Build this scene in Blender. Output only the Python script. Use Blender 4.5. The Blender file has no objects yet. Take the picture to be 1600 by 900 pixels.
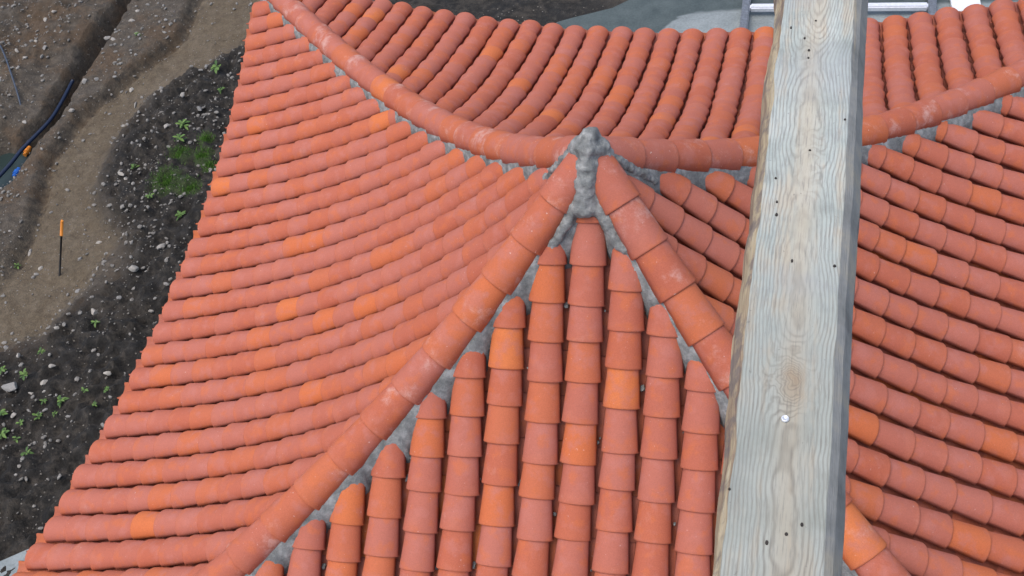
import bpy, bmesh, math, random
import numpy as np
from mathutils import Vector, Matrix, noise

# ------------------------------------------------------------------ camera, sky, sun, exposure
random.seed(7)
scene = bpy.context.scene
col = scene.collection
U = 0.2                     # metres per tile pitch
APEX = 4.5                  # height of the roof apex above the ground, metres

cam_data = bpy.data.cameras.new("camera")
cam = bpy.data.objects.new("camera", cam_data)
col.objects.link(cam)
cam_data.sensor_width = 36.0
cam_data.lens = 36.0 * 1725.95 / 1600.0
cam_data.clip_start = 0.05
cam_data.clip_end = 2000
CAM = Vector((1.03575, -3.75794, 8.26637))
CAMROT = Matrix.Rotation(0.40710, 3, 'Z') @ Matrix.Rotation(0.69544, 3, 'X') @ Matrix.Rotation(-0.26085, 3, 'Z')
cam.matrix_world = Matrix.Translation(CAM) @ CAMROT.to_4x4()
scene.camera = cam

SUN_EL, SUN_AZ = math.radians(74), math.radians(-132)      # azimuth from +Y towards +X
sun_dir = Vector((math.sin(SUN_AZ) * math.cos(SUN_EL), math.cos(SUN_AZ) * math.cos(SUN_EL), math.sin(SUN_EL)))
world = bpy.data.worlds.new("World")
scene.world = world
world.use_nodes = True
wn = world.node_tree
wn.nodes.clear()
w_out = wn.nodes.new('ShaderNodeOutputWorld')
w_bg = wn.nodes.new('ShaderNodeBackground')
w_sky = wn.nodes.new('ShaderNodeTexSky')
w_sky.sky_type = 'NISHITA'
w_sky.sun_disc = False
w_sky.sun_elevation = SUN_EL
w_sky.sun_rotation = SUN_AZ
w_sky.air_density = 1.0
w_sky.dust_density = 4.0
w_sky.ozone_density = 1.0
w_bg.inputs['Strength'].default_value = 0.15
wn.links.new(w_sky.outputs[0], w_bg.inputs['Color'])
wn.links.new(w_bg.outputs[0], w_out.inputs['Surface'])

sun_data = bpy.data.lights.new("sun", 'SUN')
sun_data.energy = 0.5
sun_data.angle = math.radians(60)
sun_data.color = (1.0, 0.95, 0.88)
sun = bpy.data.objects.new("sun", sun_data)
col.objects.link(sun)
sun.rotation_euler = (-sun_dir).to_track_quat('-Z', 'Y').to_euler()

scene.view_settings.view_transform = 'Standard'
scene.view_settings.look = 'None'
scene.view_settings.gamma = 1
scene.view_settings.exposure = 0.78
scene.view_settings.use_curve_mapping = False

# ------------------------------------------------------------------ measured places, metres on the ground plan
TRACK = [(-7.11, 7.67), (-7.08, 7.11), (-6.99, 6.45), (-7.34, 5.76), (-7.64, 5.21), (-7.77, 4.75), (-7.79, 4.09), (-7.54, 3.28), (-7.5, 2.43), (-7.68, 1.88), (-7.3, 1.24), (-6.58, 1.63), (-6.36, 2.41), (-6.24, 3.01), (-6.55, 3.23), (-6.95, 3.71), (-7.07, 4.33), (-6.91, 5.23), (-6.36, 5.83), (-5.97, 6.2), (-5.93, 6.57), (-5.86, 7.64)]
LEDGE = [(-7.13, 7.96), (-7.08, 7.11), (-6.99, 6.45), (-7.34, 5.76), (-7.64, 5.21), (-7.77, 4.75), (-7.79, 4.09), (-7.55, 3.37), (-7.43, 2.61)]
TRENCH = [(-8.09, 7.84), (-8.16, 7.13), (-8.17, 6.32), (-8.18, 5.56), (-8.15, 4.85), (-8.26, 4.45), (-8.41, 4.06), (-8.65, 3.52)]
DARK = [(-5.57, 7.09), (-5.91, 6.51), (-6.36, 5.83), (-6.91, 5.23), (-7.07, 4.33), (-6.95, 3.71), (-6.55, 3.23), (-6.14, 2.97), (-5.98, 2.44), (-6.38, 1.98), (-6.5, 1.47), (-7.3, 1.24), (-5.95, -1.28), (-4.17, -1.31), (-3.18, 1.31), (-5.03, 7.08)]
STONES = [(-6.49, 0.93, 0.126), (-6.15, 1.02, 0.048), (-6.25, 0.89, 0.038), (-6.14, 1.19, 0.038), (-6.59, 1.29, 0.039), (-5.48, 1.15, 0.044), (-6.91, 1.45, 0.047), (-5.66, 0.64, 0.033), (-6.28, 0.61, 0.045), (-6.07, 0.89, 0.027), (-6.3, 1.63, 0.032), (-5.63, 2.8, 0.054), (-5.8, 2.47, 0.061), (-6.56, 2.95, 0.045), (-7.41, 2.8, 0.043), (-7.16, 2.59, 0.035), (-6.34, 2.54, 0.037), (-6.52, 2.3, 0.041), (-6.04, 1.92, 0.071), (-5.82, 2.1, 0.032), (-5.38, 1.97, 0.031), (-6.71, 2.73, 0.034), (-6.08, 2.84, 0.033), (-5.97, 2.81, 0.029), (-6.18, 2.97, 0.034), (-9.06, 5.87, 0.056), (-8.91, 5.79, 0.042), (-9.07, 6.62, 0.058), (-8.73, 6.0, 0.047), (-8.73, 5.87, 0.037), (-7.81, 6.89, 0.042), (-7.81, 6.69, 0.051), (-8.02, 6.36, 0.055), (-7.89, 6.28, 0.041), (-8.07, 5.96, 0.059), (-7.93, 5.48, 0.066), (-7.79, 5.53, 0.04), (-7.32, 5.49, 0.043), (-7.13, 5.2, 0.059), (-7.85, 4.94, 0.043), (-9.11, 5.4, 0.046), (-8.94, 6.13, 0.042), (-7.3, 6.7, 0.041), (-7.2, 6.61, 0.036), (-9.0, 6.77, 0.044), (-5.88, 4.84, 0.044), (-6.34, 4.62, 0.052), (-6.26, 5.7, 0.042), (-6.35, 5.16, 0.049), (-6.04, 4.93, 0.052), (-6.59, 3.83, 0.047), (-6.49, 3.75, 0.047), (-6.12, 1.63, 0.028), (-8.43, 4.73, 0.04)]
WEEDS = [(-6.06, 5.61, 0.108), (-5.87, 5.25, 0.065), (-6.14, 4.65, 0.104), (-6.08, 4.42, 0.095), (-6.51, 3.99, 0.079), (-6.06, 3.49, 0.061), (-5.59, 3.25, 0.081), (-7.45, 2.59, 0.055), (-5.93, 1.76, 0.063), (-6.68, 1.1, 0.064), (-6.37, 1.05, 0.063), (-5.86, 0.82, 0.081), (-6.01, 0.62, 0.061), (-6.15, 0.53, 0.055), (-6.4, 0.6, 0.083), (-6.3, 0.39, 0.082), (-6.05, 0.8, 0.048), (-5.62, 0.93, 0.054), (-5.46, 0.8, 0.046), (-5.4, 0.97, 0.053), (-5.95, 0.24, 0.067), (-6.13, 0.37, 0.047), (-6.37, 1.36, 0.057), (-5.85, 0.68, 0.04), (-7.58, 6.39, 0.054)]
GRASS = [(-5.97, 3.75, 0.199), (-6.0, 4.21, 0.14), (-5.69, 4.17, 0.123), (-5.75, 4.43, 0.094), (-5.65, 3.67, 0.15), (-5.55, 4.02, 0.091)]
STAKE = [(-6.848, 2.469, 0.0), (-6.635, 2.778, 0.45)]
HOSE = [(-9.88, 6.32), (-9.51, 6.09), (-9.2, 5.8), (-8.9, 5.43), (-8.62, 5.02), (-8.4, 4.56), (-8.34, 4.37)]
PIPE = [(-8.25, 5.63), (-8.21, 5.21), (-8.21, 4.89), (-8.28, 4.6), (-8.34, 4.37), (-8.37, 4.12), (-8.45, 3.75)]
SLAB = [(-2.2, 6.32), (-1.97, 6.58), (-1.31, 6.81), (-0.97, 7.1), (-0.79, 7.51)]
PALE_EDGE = [(-0.66, 6.49), (-0.54, 6.66), (-0.17, 6.73), (0.22, 6.77), (0.55, 6.8)]
RAILS = [(0.459, 3.862, 2.15), (0.083, 7.744, 0.0), (1.936, 3.976, 2.15), (2.156, 7.683, 0.0)]
RUNG = [(0.525, 4.314, 1.9), (1.886, 4.302, 1.9)]
BOARD = [(2.138, 4.274, 2.0), (2.349, 6.983, 0.5)]
BEAMN = [(0.988, -2.063), (1.014, -2.093), (1.023, -2.127), (1.023, -2.148), (1.09, -2.307), (1.035, -2.383), (0.983, -2.45), (0.988, -2.503), (0.989, -2.531), (1.018, -2.626), (1.082, -2.632), (0.956, -3.032), (1.034, -3.089), (1.01, -3.104), (1.053, -3.073), (1.032, -2.043)]
SCREW = [(1.023, -2.914), (1.025, -2.865)]

# ------------------------------------------------------------------ small helpers
def link(o):
    col.objects.link(o)
    return o

def mesh_from(name, verts, faces, smooth=True):
    me = bpy.data.meshes.new(name)
    me.from_pydata([tuple(v) for v in verts], [], faces)
    me.validate()
    if smooth:
        me.shade_smooth()
    return me

def obj(name, me, mat, parent=None, kind=None):
    o = link(bpy.data.objects.new(name, me))
    if mat is not None and not me.materials:
        me.materials.append(mat)
    if parent is not None:
        o.parent = parent
    if kind:
        o['kind'] = kind
    return o

def tag(o, label, cat, group=None):
    o['label'] = label
    o['category'] = cat
    if group:
        o['group'] = group
    return o

def fbm(x, y, z=0.0, oct=4):
    return noise.fractal(Vector((x, y, z)), 0.9, 2.1, oct)

def tube(pts, r, seg=8, cap=True):
    pts = [Vector(p) for p in pts]
    V, Fc = [], []
    n = len(pts)
    for i, p in enumerate(pts):
        t = (pts[min(i + 1, n - 1)] - pts[max(i - 1, 0)]).normalized()
        a = t.cross(Vector((0, 0, 1)))
        if a.length < 1e-3:
            a = t.cross(Vector((1, 0, 0)))
        a.normalize()
        b = t.cross(a)
        rr = r[i] if isinstance(r, (list, tuple)) else r
        for k in range(seg):
            g = 2 * math.pi * k / seg
            V.append(p + a * math.cos(g) * rr + b * math.sin(g) * rr)
    for i in range(n - 1):
        for k in range(seg):
            k2 = (k + 1) % seg
            Fc.append((i * seg + k, i * seg + k2, (i + 1) * seg + k2, (i + 1) * seg + k))
    if cap:
        Fc.append(tuple(range(seg)))
        Fc.append(tuple(range((n - 1) * seg, n * seg))[::-1])
    return V, Fc

def spline(pts, n=8):
    pts = [Vector(p) for p in pts]
    out = []
    for i in range(len(pts) - 1):
        p0, p1, p2, p3 = pts[max(i - 1, 0)], pts[i], pts[i + 1], pts[min(i + 2, len(pts) - 1)]
        for k in range(n):
            t = k / n
            out.append(0.5 * ((2 * p1) + (p2 - p0) * t + (2 * p0 - 5 * p1 + 4 * p2 - p3) * t * t + (3 * p1 - p0 - 3 * p2 + p3) * t ** 3))
    out.append(pts[-1])
    return out

def bevel_box(name, sx, sy, sz, bev, mat, parent=None):
    bm = bmesh.new()
    bmesh.ops.create_cube(bm, size=1.0)
    for v in bm.verts:
        v.co = Vector((v.co.x * sx, v.co.y * sy, v.co.z * sz))
    bmesh.ops.bevel(bm, geom=list(bm.edges), offset=bev, segments=2, affect='EDGES')
    me = bpy.data.meshes.new(name)
    bm.to_mesh(me); bm.free()
    return obj(name, me, mat, parent)

# ------------------------------------------------------------------ materials
class NT:
    def __init__(self, name):
        self.m = bpy.data.materials.new(name)
        self.m.use_nodes = True
        self.t = self.m.node_tree
        self.b = self.t.nodes['Principled BSDF']
    def n(self, typ, **kw):
        nd = self.t.nodes.new(typ)
        for k, v in kw.items():
            if k.startswith('i_'):
                key = k[2:]
                key = int(key) if key.isdigit() else key
                nd.inputs[key].default_value = v
            else:
                setattr(nd, k, v)
        return nd
    def l(self, a, b):
        self.t.links.new(a, b)
    def math(self, op, a, b=None, c=None, clamp=False):
        nd = self.n('ShaderNodeMath', operation=op, use_clamp=clamp)
        for i, v in enumerate((a, b, c)):
            if v is None: continue
            if isinstance(v, (int, float)): nd.inputs[i].default_value = v
            else: self.l(v, nd.inputs[i])
        return nd.outputs[0]
    def noise(self, vec, scale, detail=4, rough=0.55, dist=0.0):
        nd = self.n('ShaderNodeTexNoise')
        nd.inputs['Scale'].default_value = scale
        nd.inputs['Detail'].default_value = detail
        nd.inputs['Roughness'].default_value = rough
        nd.inputs['Distortion'].default_value = dist
        if vec is not None: self.l(vec, nd.inputs['Vector'])
        return nd.outputs[0]
    def ramp(self, fac, stops, interp='LINEAR'):
        nd = self.n('ShaderNodeValToRGB')
        cr = nd.color_ramp
        cr.interpolation = interp
        while len(cr.elements) < len(stops): cr.elements.new(0.5)
        for e, (p, c) in zip(cr.elements, stops):
            e.position = p
            e.color = (*c, 1) if len(c) == 3 else c
        self.l(fac, nd.inputs[0])
        return nd.outputs[0]
    def mix(self, fac, a, b, mode='MIX'):
        nd = self.n('ShaderNodeMix', data_type='RGBA', blend_type=mode)
        for s, v in ((nd.inputs[0], fac), (nd.inputs[6], a), (nd.inputs[7], b)):
            if isinstance(v, (int, float)): s.default_value = v
            elif isinstance(v, tuple): s.default_value = (*v, 1)
            else: self.l(v, s)
        return nd.outputs[2]
    def sstep(self, v, lo, hi):
        nd = self.n('ShaderNodeMapRange', interpolation_type='SMOOTHSTEP')
        nd.inputs[1].default_value = lo; nd.inputs[2].default_value = hi
        self.l(v, nd.inputs[0])
        return nd.outputs[0]
    def bump(self, h, strength, dist):
        nd = self.n('ShaderNodeBump')
        nd.inputs['Strength'].default_value = strength
        nd.inputs['Distance'].default_value = dist
        self.l(h, nd.inputs['Height'])
        self.l(nd.outputs[0], self.b.inputs['Normal'])
    def done(self, color=None, rough=None, spec=0.3):
        if color is not None:
            if isinstance(color, tuple): self.b.inputs['Base Color'].default_value = (*color, 1)
            else: self.l(color, self.b.inputs['Base Color'])
        if rough is not None:
            if isinstance(rough, (int, float)): self.b.inputs['Roughness'].default_value = rough
            else: self.l(rough, self.b.inputs['Roughness'])
        self.b.inputs['Specular IOR Level'].default_value = spec
        return self.m

def terracotta(name, solo, limey=0.0):
    k = NT(name)
    pos = k.n('ShaderNodeTexCoord').outputs['Object'] if solo else k.n('ShaderNodeNewGeometry').outputs['Position']
    if solo:
        info = k.n('ShaderNodeObjectInfo')
        tone = info.outputs['Random']
        off = k.n('ShaderNodeVectorMath', operation='SCALE')
        k.l(info.outputs['Location'], off.inputs[0]); off.inputs[3].default_value = 7.3
        ad = k.n('ShaderNodeVectorMath', operation='ADD')
        k.l(pos, ad.inputs[0]); k.l(off.outputs[0], ad.inputs[1])
        pos = ad.outputs[0]
    else:
        tone = k.n('ShaderNodeAttribute', attribute_name='tone').outputs['Fac']
    end = k.n('ShaderNodeAttribute', attribute_name='tile_end').outputs['Fac']
    base = k.ramp(tone, [(0.0, TC['pink']), (0.4, TC['rose']), (0.7, TC['red']), (0.9, TC['mid']), (0.965, TC['orange']), (1.0, TC['bright'])])
    m1 = k.noise(pos, 9.0, 4, 0.6)
    base = k.mix(k.math('MULTIPLY', k.sstep(m1, 0.48, 0.66), 0.6), base, (0.43, 0.158, 0.122))
    base = k.mix(k.math('MULTIPLY', k.sstep(k.noise(pos, 13.0, 3, 0.5), 0.52, 0.68), 0.5), base, TC['orange'])
    # kiln colour: the exposed foot of a tile is a little more orange, the head a little more violet
    warm = k.math('MULTIPLY', k.sstep(k.math('ADD', end, k.math('MULTIPLY', k.math('SUBTRACT', m1, 0.5), 0.9)), 0.72, 1.05), 0.4)
    base = k.mix(warm, base, TC['mid'])
    fine = k.noise(pos, 160.0, 3, 0.7)
    base = k.mix(1.0, base, k.ramp(fine, [(0.25, (0.84, 0.84, 0.84)), (0.75, (1.12, 1.1, 1.1))]), 'MULTIPLY')
    # lime bloom and cement dust
    dust = k.sstep(k.noise(pos, 5.0, 6, 0.68), 0.60 - 0.07 * limey, 0.82 - 0.07 * limey)
    base = k.mix(k.math('MULTIPLY', dust, 0.22 + 0.35 * limey), base, (0.60, 0.42, 0.37))
    speck = k.sstep(k.noise(pos, 70.0, 2, 0.5), 0.72, 0.77)
    base = k.mix(k.math('MULTIPLY', speck, 0.3 + 0.3 * limey), base, (0.62, 0.52, 0.47))
    k.bump(k.math('ADD', k.math('MULTIPLY', fine, 0.5), k.noise(pos, 30.0, 3, 0.6)), 0.22, 0.004)
    return k.done(base, 0.78, 0.25)

TC = dict(pink=(0.415, 0.138, 0.096), rose=(0.405, 0.126, 0.083), red=(0.41, 0.114, 0.064),
          mid=(0.46, 0.132, 0.063), orange=(0.51, 0.138, 0.050), bright=(0.57, 0.170, 0.056))
M_tile = terracotta('terracotta_tile', True)
M_hip = terracotta('terracotta_hip_tile', True, 1.0)
M_tiles = terracotta('terracotta_tile_field', False)

def mortar_mat():
    k = NT('cement_mortar')
    p = k.n('ShaderNodeNewGeometry').outputs['Position']
    n1 = k.noise(p, 14, 6, 0.65)
    n2 = k.noise(p, 120, 4, 0.7)
    c = k.ramp(n1, [(0.3, (0.105, 0.113, 0.109)), (0.5, (0.19, 0.20, 0.194)), (0.66, (0.33, 0.338, 0.328))])
    c = k.mix(k.math('MULTIPLY', k.sstep(n2, 0.5, 0.75), 0.35), c, (0.40, 0.40, 0.38))
    k.bump(k.math('ADD', n1, k.math('MULTIPLY', n2, 0.35)), 0.8, 0.012)
    return k.done(c, 0.9, 0.2)
M_mortar = mortar_mat()

def deck_mat():
    k = NT('roof_deck')
    p = k.n('ShaderNodeNewGeometry').outputs['Position']
    return k.done(k.ramp(k.noise(p, 6, 4), [(0.3, (0.05, 0.035, 0.025)), (0.7, (0.1, 0.07, 0.05))]), 0.9)
M_deck = deck_mat()

def wood_mat(name, mode):
    k = NT(name)
    p = k.n('ShaderNodeNewGeometry').outputs['Position']
    sep = k.n('ShaderNodeSeparateXYZ'); k.l(p, sep.inputs[0])
    X, Y, Z = sep.outputs
    cmb = k.n('ShaderNodeCombineXYZ')
    k.l(X, cmb.inputs[0]); k.l(k.math('MULTIPLY', Y, 0.06), cmb.inputs[1]); k.l(Z, cmb.inputs[2])
    streak_p = cmb.outputs[0]
    # growth rings: distance from a wandering pith below the sawn face, pushed aside round a knot
    yy = k.n('ShaderNodeCombineXYZ'); k.l(k.math('MULTIPLY', Y, 1.0), yy.inputs[1])
    wan = k.noise(yy.outputs[0], 1.7, 2, 0.5)
    wan2 = k.noise(p, 6.0, 3, 0.5)
    x0 = k.math('ADD', 1.030, k.math('MULTIPLY', k.math('SUBTRACT', wan, 0.5), 0.05))
    z0 = k.math('ADD', 6.865, k.math('MULTIPLY', k.math('SUBTRACT', wan2, 0.5), 0.035))
    z0 = k.math('ADD', z0, k.math('MULTIPLY', k.math('SUBTRACT', wan, 0.5), 0.12))
    dx = k.math('SUBTRACT', X, x0); dz = k.math('SUBTRACT', Z, z0)
    r = k.math('SQRT', k.math('ADD', k.math('MULTIPLY', dx, dx), k.math('MULTIPLY', dz, dz)))
    ring_off = None
    for (kx, ky, wx, wy, amp) in ((1.027, -2.845, 0.022, 0.045, 0.040), (1.035, -2.40, 0.016, 0.06, 0.016), (1.02, -2.12, 0.012, 0.05, 0.012)):
        ax = k.math('DIVIDE', k.math('SUBTRACT', X, kx), wx)
        ay = k.math('DIVIDE', k.math('SUBTRACT', Y, ky), wy)
        ax = k.math('ADD', ax, k.math('MULTIPLY', k.math('SUBTRACT', k.noise(p, 24, 3, 0.6), 0.5), 1.6))
        ay = k.math('ADD', ay, k.math('MULTIPLY', k.math('SUBTRACT', k.noise(p, 17, 3, 0.6), 0.5), 1.6))
        d2 = k.math('ADD', k.math('MULTIPLY', ax, ax), k.math('MULTIPLY', ay, ay))
        g = k.math('MULTIPLY', k.math('EXPONENT', k.math('MULTIPLY', d2, -1.0)), amp)
        ring_off = g if ring_off is None else k.math('ADD', ring_off, g)
        if amp > 0.03: knot = k.math('EXPONENT', k.math('MULTIPLY', d2, -1.6))
    r = k.math('ADD', r, ring_off)
    streak = k.noise(streak_p, 330, 5, 0.7)
    ring = k.math('ADD', k.math('MULTIPLY', k.math('SINE', k.math('MULTIPLY', r, 2 * math.pi / 0.0046)), 0.5), 0.5)
    ring = k.math('MULTIPLY', k.math('POWER', ring, 2.5), k.sstep(k.noise(streak_p, 14, 3, 0.6), 0.28, 0.55))
    streak_b = k.noise(streak_p, 45, 4, 0.6)
    blotch = k.noise(p, 11, 5, 0.62)
    if mode == 'top':
        c = k.ramp(blotch, [(0.3, (0.26, 0.295, 0.27)), (0.5, (0.365, 0.405, 0.375)), (0.7, (0.45, 0.49, 0.46))])
        tan = k.sstep(k.math('ADD', streak_b, k.math('MULTIPLY', k.math('SUBTRACT', blotch, 0.5), 0.6)), 0.47, 0.68)
        c = k.mix(k.math('MULTIPLY', tan, 0.6), c, (0.43, 0.36, 0.26))
        heart = k.math('EXPONENT', k.math('MULTIPLY', k.math('MULTIPLY', dx, dx), -2600.0))
        c = k.mix(k.math('MULTIPLY', heart, 0.5), c, (0.46, 0.37, 0.25))
        c = k.mix(k.math('MULTIPLY', k.sstep(streak, 0.48, 0.66), 0.55), c, (0.17, 0.165, 0.155))
        grey = k.sstep(k.noise(p, 4.0, 4, 0.6), 0.50, 0.66)
        c = k.mix(k.math('MULTIPLY', grey, 0.45), c, (0.30, 0.325, 0.33))
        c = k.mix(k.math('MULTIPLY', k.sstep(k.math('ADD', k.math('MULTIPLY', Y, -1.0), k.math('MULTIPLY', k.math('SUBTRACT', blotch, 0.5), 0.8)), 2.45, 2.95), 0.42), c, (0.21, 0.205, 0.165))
        c = k.mix(k.math('MULTIPLY', knot, 0.6), c, (0.26, 0.18, 0.105))
        c = k.mix(k.math('MULTIPLY', ring, k.math('ADD', 0.12, k.math('MULTIPLY', blotch, 0.50))), c, (0.12, 0.105, 0.085))
        fleck = k.sstep(k.noise(p, 90, 2, 0.5), 0.70, 0.76)
        c = k.mix(k.math('MULTIPLY', fleck, 0.4), c, (0.10, 0.095, 0.09))
        h = k.math('ADD', k.math('MULTIPLY', ring, -0.5), k.math('MULTIPLY', streak, 0.7))
        k.bump(h, 0.35, 0.0016)
        return k.done(c, 0.82, 0.2)
    if mode == 'bark':
        n = k.noise(streak_p, 38, 5, 0.65, 0.6)
        c = k.ramp(n, [(0.28, (0.09, 0.06, 0.045)), (0.42, (0.25, 0.18, 0.13)), (0.55, (0.46, 0.38, 0.25)), (0.72, (0.50, 0.45, 0.34))])
        c = k.mix(k.math('MULTIPLY', k.sstep(k.noise(p, 19, 5, 0.62), 0.46, 0.6), 0.75), c, (0.17, 0.145, 0.14))
        c = k.mix(k.math('MULTIPLY', k.sstep(streak, 0.55, 0.75), 0.5), c, (0.16, 0.10, 0.06))
        k.bump(k.math('ADD', n, k.math('MULTIPLY', streak, 0.5)), 0.9, 0.006)
        return k.done(c, 0.88, 0.15)
    c = k.ramp(blotch, [(0.3, (0.17, 0.175, 0.165)), (0.52, (0.26, 0.265, 0.25)), (0.72, (0.36, 0.33, 0.26))])
    c = k.mix(k.math('MULTIPLY', k.sstep(streak_b, 0.58, 0.72), 0.5), c, (0.45, 0.37, 0.23))
    c = k.mix(k.math('MULTIPLY', k.sstep(streak, 0.5, 0.75), 0.45), c, (0.09, 0.085, 0.08))
    k.bump(k.math('ADD', streak_b, streak), 0.5, 0.003)
    return k.done(c, 0.86, 0.15)
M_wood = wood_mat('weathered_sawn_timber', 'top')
M_bark = wood_mat('waney_bark_edge', 'bark')
M_side = wood_mat('grey_timber_side', 'side')

def ground_mat():
    k = NT('building_site_soil')
    p = k.n('ShaderNodeNewGeometry').outputs['Position']
    track = k.n('ShaderNodeAttribute', attribute_name='track').outputs['Fac']
    dark = k.n('ShaderNodeAttribute', attribute_name='dark').outputs['Fac']
    moss = k.n('ShaderNodeAttribute', attribute_name='moss').outputs['Fac']
    n1 = k.noise(p, 1.8, 6, 0.62)
    n2 = k.noise(p, 11, 6, 0.68)
    n3 = k.noise(p, 55, 4, 0.7)
    jig = k.math('MULTIPLY', k.math('SUBTRACT', n2, 0.5), 1.1)
    mud = k.ramp(n2, [(0.3, (0.038, 0.031, 0.023)), (0.5, (0.073, 0.060, 0.044)), (0.7, (0.118, 0.100, 0.077))])
    clay = k.ramp(n2, [(0.3, (0.080, 0.060, 0.037)), (0.55, (0.122, 0.096, 0.062)), (0.75, (0.155, 0.127, 0.090))])
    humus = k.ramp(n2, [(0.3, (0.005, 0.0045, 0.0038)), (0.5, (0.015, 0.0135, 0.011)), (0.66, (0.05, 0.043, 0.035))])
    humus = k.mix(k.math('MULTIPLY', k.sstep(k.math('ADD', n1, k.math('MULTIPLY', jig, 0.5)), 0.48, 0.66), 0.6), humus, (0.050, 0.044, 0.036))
    c = k.mix(k.sstep(k.math('ADD', n1, k.math('MULTIPLY', jig, 0.3)), 0.45, 0.62), mud, (0.095, 0.058, 0.030))
    c = k.mix(0.55, mud, c)
    c = k.mix(k.sstep(k.math('ADD', track, k.math('MULTIPLY', jig, 0.7)), 0.35, 0.7), c, clay)
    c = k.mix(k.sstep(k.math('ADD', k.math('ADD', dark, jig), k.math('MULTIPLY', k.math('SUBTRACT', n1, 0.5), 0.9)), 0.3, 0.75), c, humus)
    c = k.mix(k.math('MULTIPLY', k.sstep(k.math('ADD', moss, jig), 0.35, 0.8), 0.7), c, (0.035, 0.062, 0.014))
    c = k.mix(1.0, c, k.ramp(n3, [(0.25, (0.62, 0.62, 0.62)), (0.75, (1.3, 1.3, 1.3))]), 'MULTIPLY')
    peb = k.n('ShaderNodeTexVoronoi'); peb.inputs['Scale'].default_value = 26
    k.l(p, peb.inputs['Vector'])
    few = k.sstep(k.n('ShaderNodeSeparateColor').outputs[0], 0, 1)
    sc = k.n('ShaderNodeSeparateColor'); k.l(peb.outputs['Color'], sc.inputs[0])
    gate = k.sstep(sc.outputs[0], 0.86, 0.9)
    dot = k.math('MULTIPLY', k.math('SUBTRACT', 1.0, k.sstep(peb.outputs['Distance'], 0.16, 0.3)), gate)
    c = k.mix(k.math('MULTIPLY', dot, 0.75), c, (0.27, 0.25, 0.215))
    k.bump(k.math('ADD', k.math('ADD', n2, k.math('MULTIPLY', n3, 0.5)), k.math('MULTIPLY', dot, 0.6)), 0.9, 0.03)
    return k.done(c, k.ramp(n1, [(0.3, (0.62,) * 3), (0.6, (0.92,) * 3)]), 0.35)
M_ground = ground_mat()

def stone_mat(name, a, b):
    k = NT(name)
    p = k.n('ShaderNodeTexCoord').outputs['Object']
    rnd = k.n('ShaderNodeObjectInfo').outputs['Random']
    c = k.ramp(k.noise(p, 22, 5, 0.6), [(0.3, a), (0.7, b)])
    c = k.mix(1.0, c, k.ramp(rnd, [(0, (0.65, 0.66, 0.68)), (1, (1.15, 1.1, 1.02))]), 'MULTIPLY')
    k.bump(k.noise(p, 60, 4, 0.6), 0.4, 0.004)
    return k.done(c, 0.8, 0.25)
M_stone = stone_mat('pale_stone', (0.22, 0.212, 0.195), (0.46, 0.445, 0.41))
M_gravel = stone_mat('gravel', (0.17, 0.16, 0.14), (0.38, 0.365, 0.33))

def simple(name, c, rough, metal=0.0, var=0.25, scale=30):
    k = NT(name)
    p = k.n('ShaderNodeNewGeometry').outputs['Position']
    lo = tuple(v * (1 - var) for v in c); hi = tuple(min(1, v * (1 + var)) for v in c)
    k.b.inputs['Metallic'].default_value = metal
    n = k.noise(p, scale, 5, 0.6)
    return k.done(k.ramp(n, [(0.3, lo), (0.7, hi)]), rough, 0.3)
def leaf_mat(name, a, b):
    k = NT(name)
    rnd = k.n('ShaderNodeNewGeometry').outputs['Random Per Island']
    k.b.inputs['Transmission Weight'].default_value = 0.0
    return k.done(k.ramp(rnd, [(0, a), (1, b)]), 0.55, 0.3)
M_leaf = leaf_mat('weed_leaf', (0.035, 0.085, 0.02), (0.13, 0.22, 0.05))
M_grass = leaf_mat('grass_blade', (0.045, 0.115, 0.016), (0.12, 0.24, 0.04))
M_galv = simple('galvanised_steel', (0.20, 0.215, 0.23), 0.45, 0.6)
M_alu = simple('bright_aluminium', (0.72, 0.74, 0.78), 0.4, 0.3, 0.1)
M_white = simple('white_painted_board', (0.66, 0.69, 0.70), 0.6, 0, 0.08)
M_blackpipe = simple('dark_blue_plastic_pipe', (0.012, 0.022, 0.05), 0.4)
M_hose = simple('grey_blue_hose', (0.05, 0.065, 0.09), 0.5)
M_orange = simple('orange_plastic', (0.62, 0.22, 0.03), 0.5, 0, 0.12)
M_blue = simple('blue_plastic', (0.02, 0.11, 0.42), 0.4, 0, 0.12)
M_black = simple('blackened_iron', (0.012, 0.012, 0.012), 0.6)
M_rust = simple('dark_nail_iron', (0.03, 0.025, 0.022), 0.7)
M_zinc = simple('zinc_screw_head', (0.62, 0.64, 0.66), 0.35, 0.5, 0.1)

def slab_mat():
    k = NT('concrete_slab')
    p = k.n('ShaderNodeNewGeometry').outputs['Position']
    darker_a = k.n('ShaderNodeAttribute', attribute_name='wet').outputs['Fac']
    n = k.noise(p, 5, 6, 0.65)
    n2 = k.noise(p, 40, 4, 0.6)
    dry = k.ramp(n, [(0.3, (0.17, 0.20, 0.205)), (0.7, (0.25, 0.285, 0.29))])
    wet = k.ramp(n, [(0.3, (0.045, 0.060, 0.056)), (0.7, (0.085, 0.105, 0.100))])
    w = k.sstep(k.math('ADD', darker_a, k.math('MULTIPLY', k.math('SUBTRACT', n, 0.5), 0.3)), 0.42, 0.58)  # darker, smoother concrete beyond an uneven boundary, paler concrete before it
    c = k.mix(w, dry, wet)
    c = k.mix(1.0, c, k.ramp(n2, [(0.3, (0.85,) * 3), (0.7, (1.1,) * 3)]), 'MULTIPLY')
    k.bump(n2, 0.2, 0.004)
    return k.done(c, k.ramp(w, [(0, (0.85,) * 3), (1, (0.3,) * 3)]), 0.4)
M_slab = slab_mat()
def water_mat():
    k = NT('muddy_water')
    return k.done((0.022, 0.036, 0.034), 0.18, 0.25)
M_water = water_mat()

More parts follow.
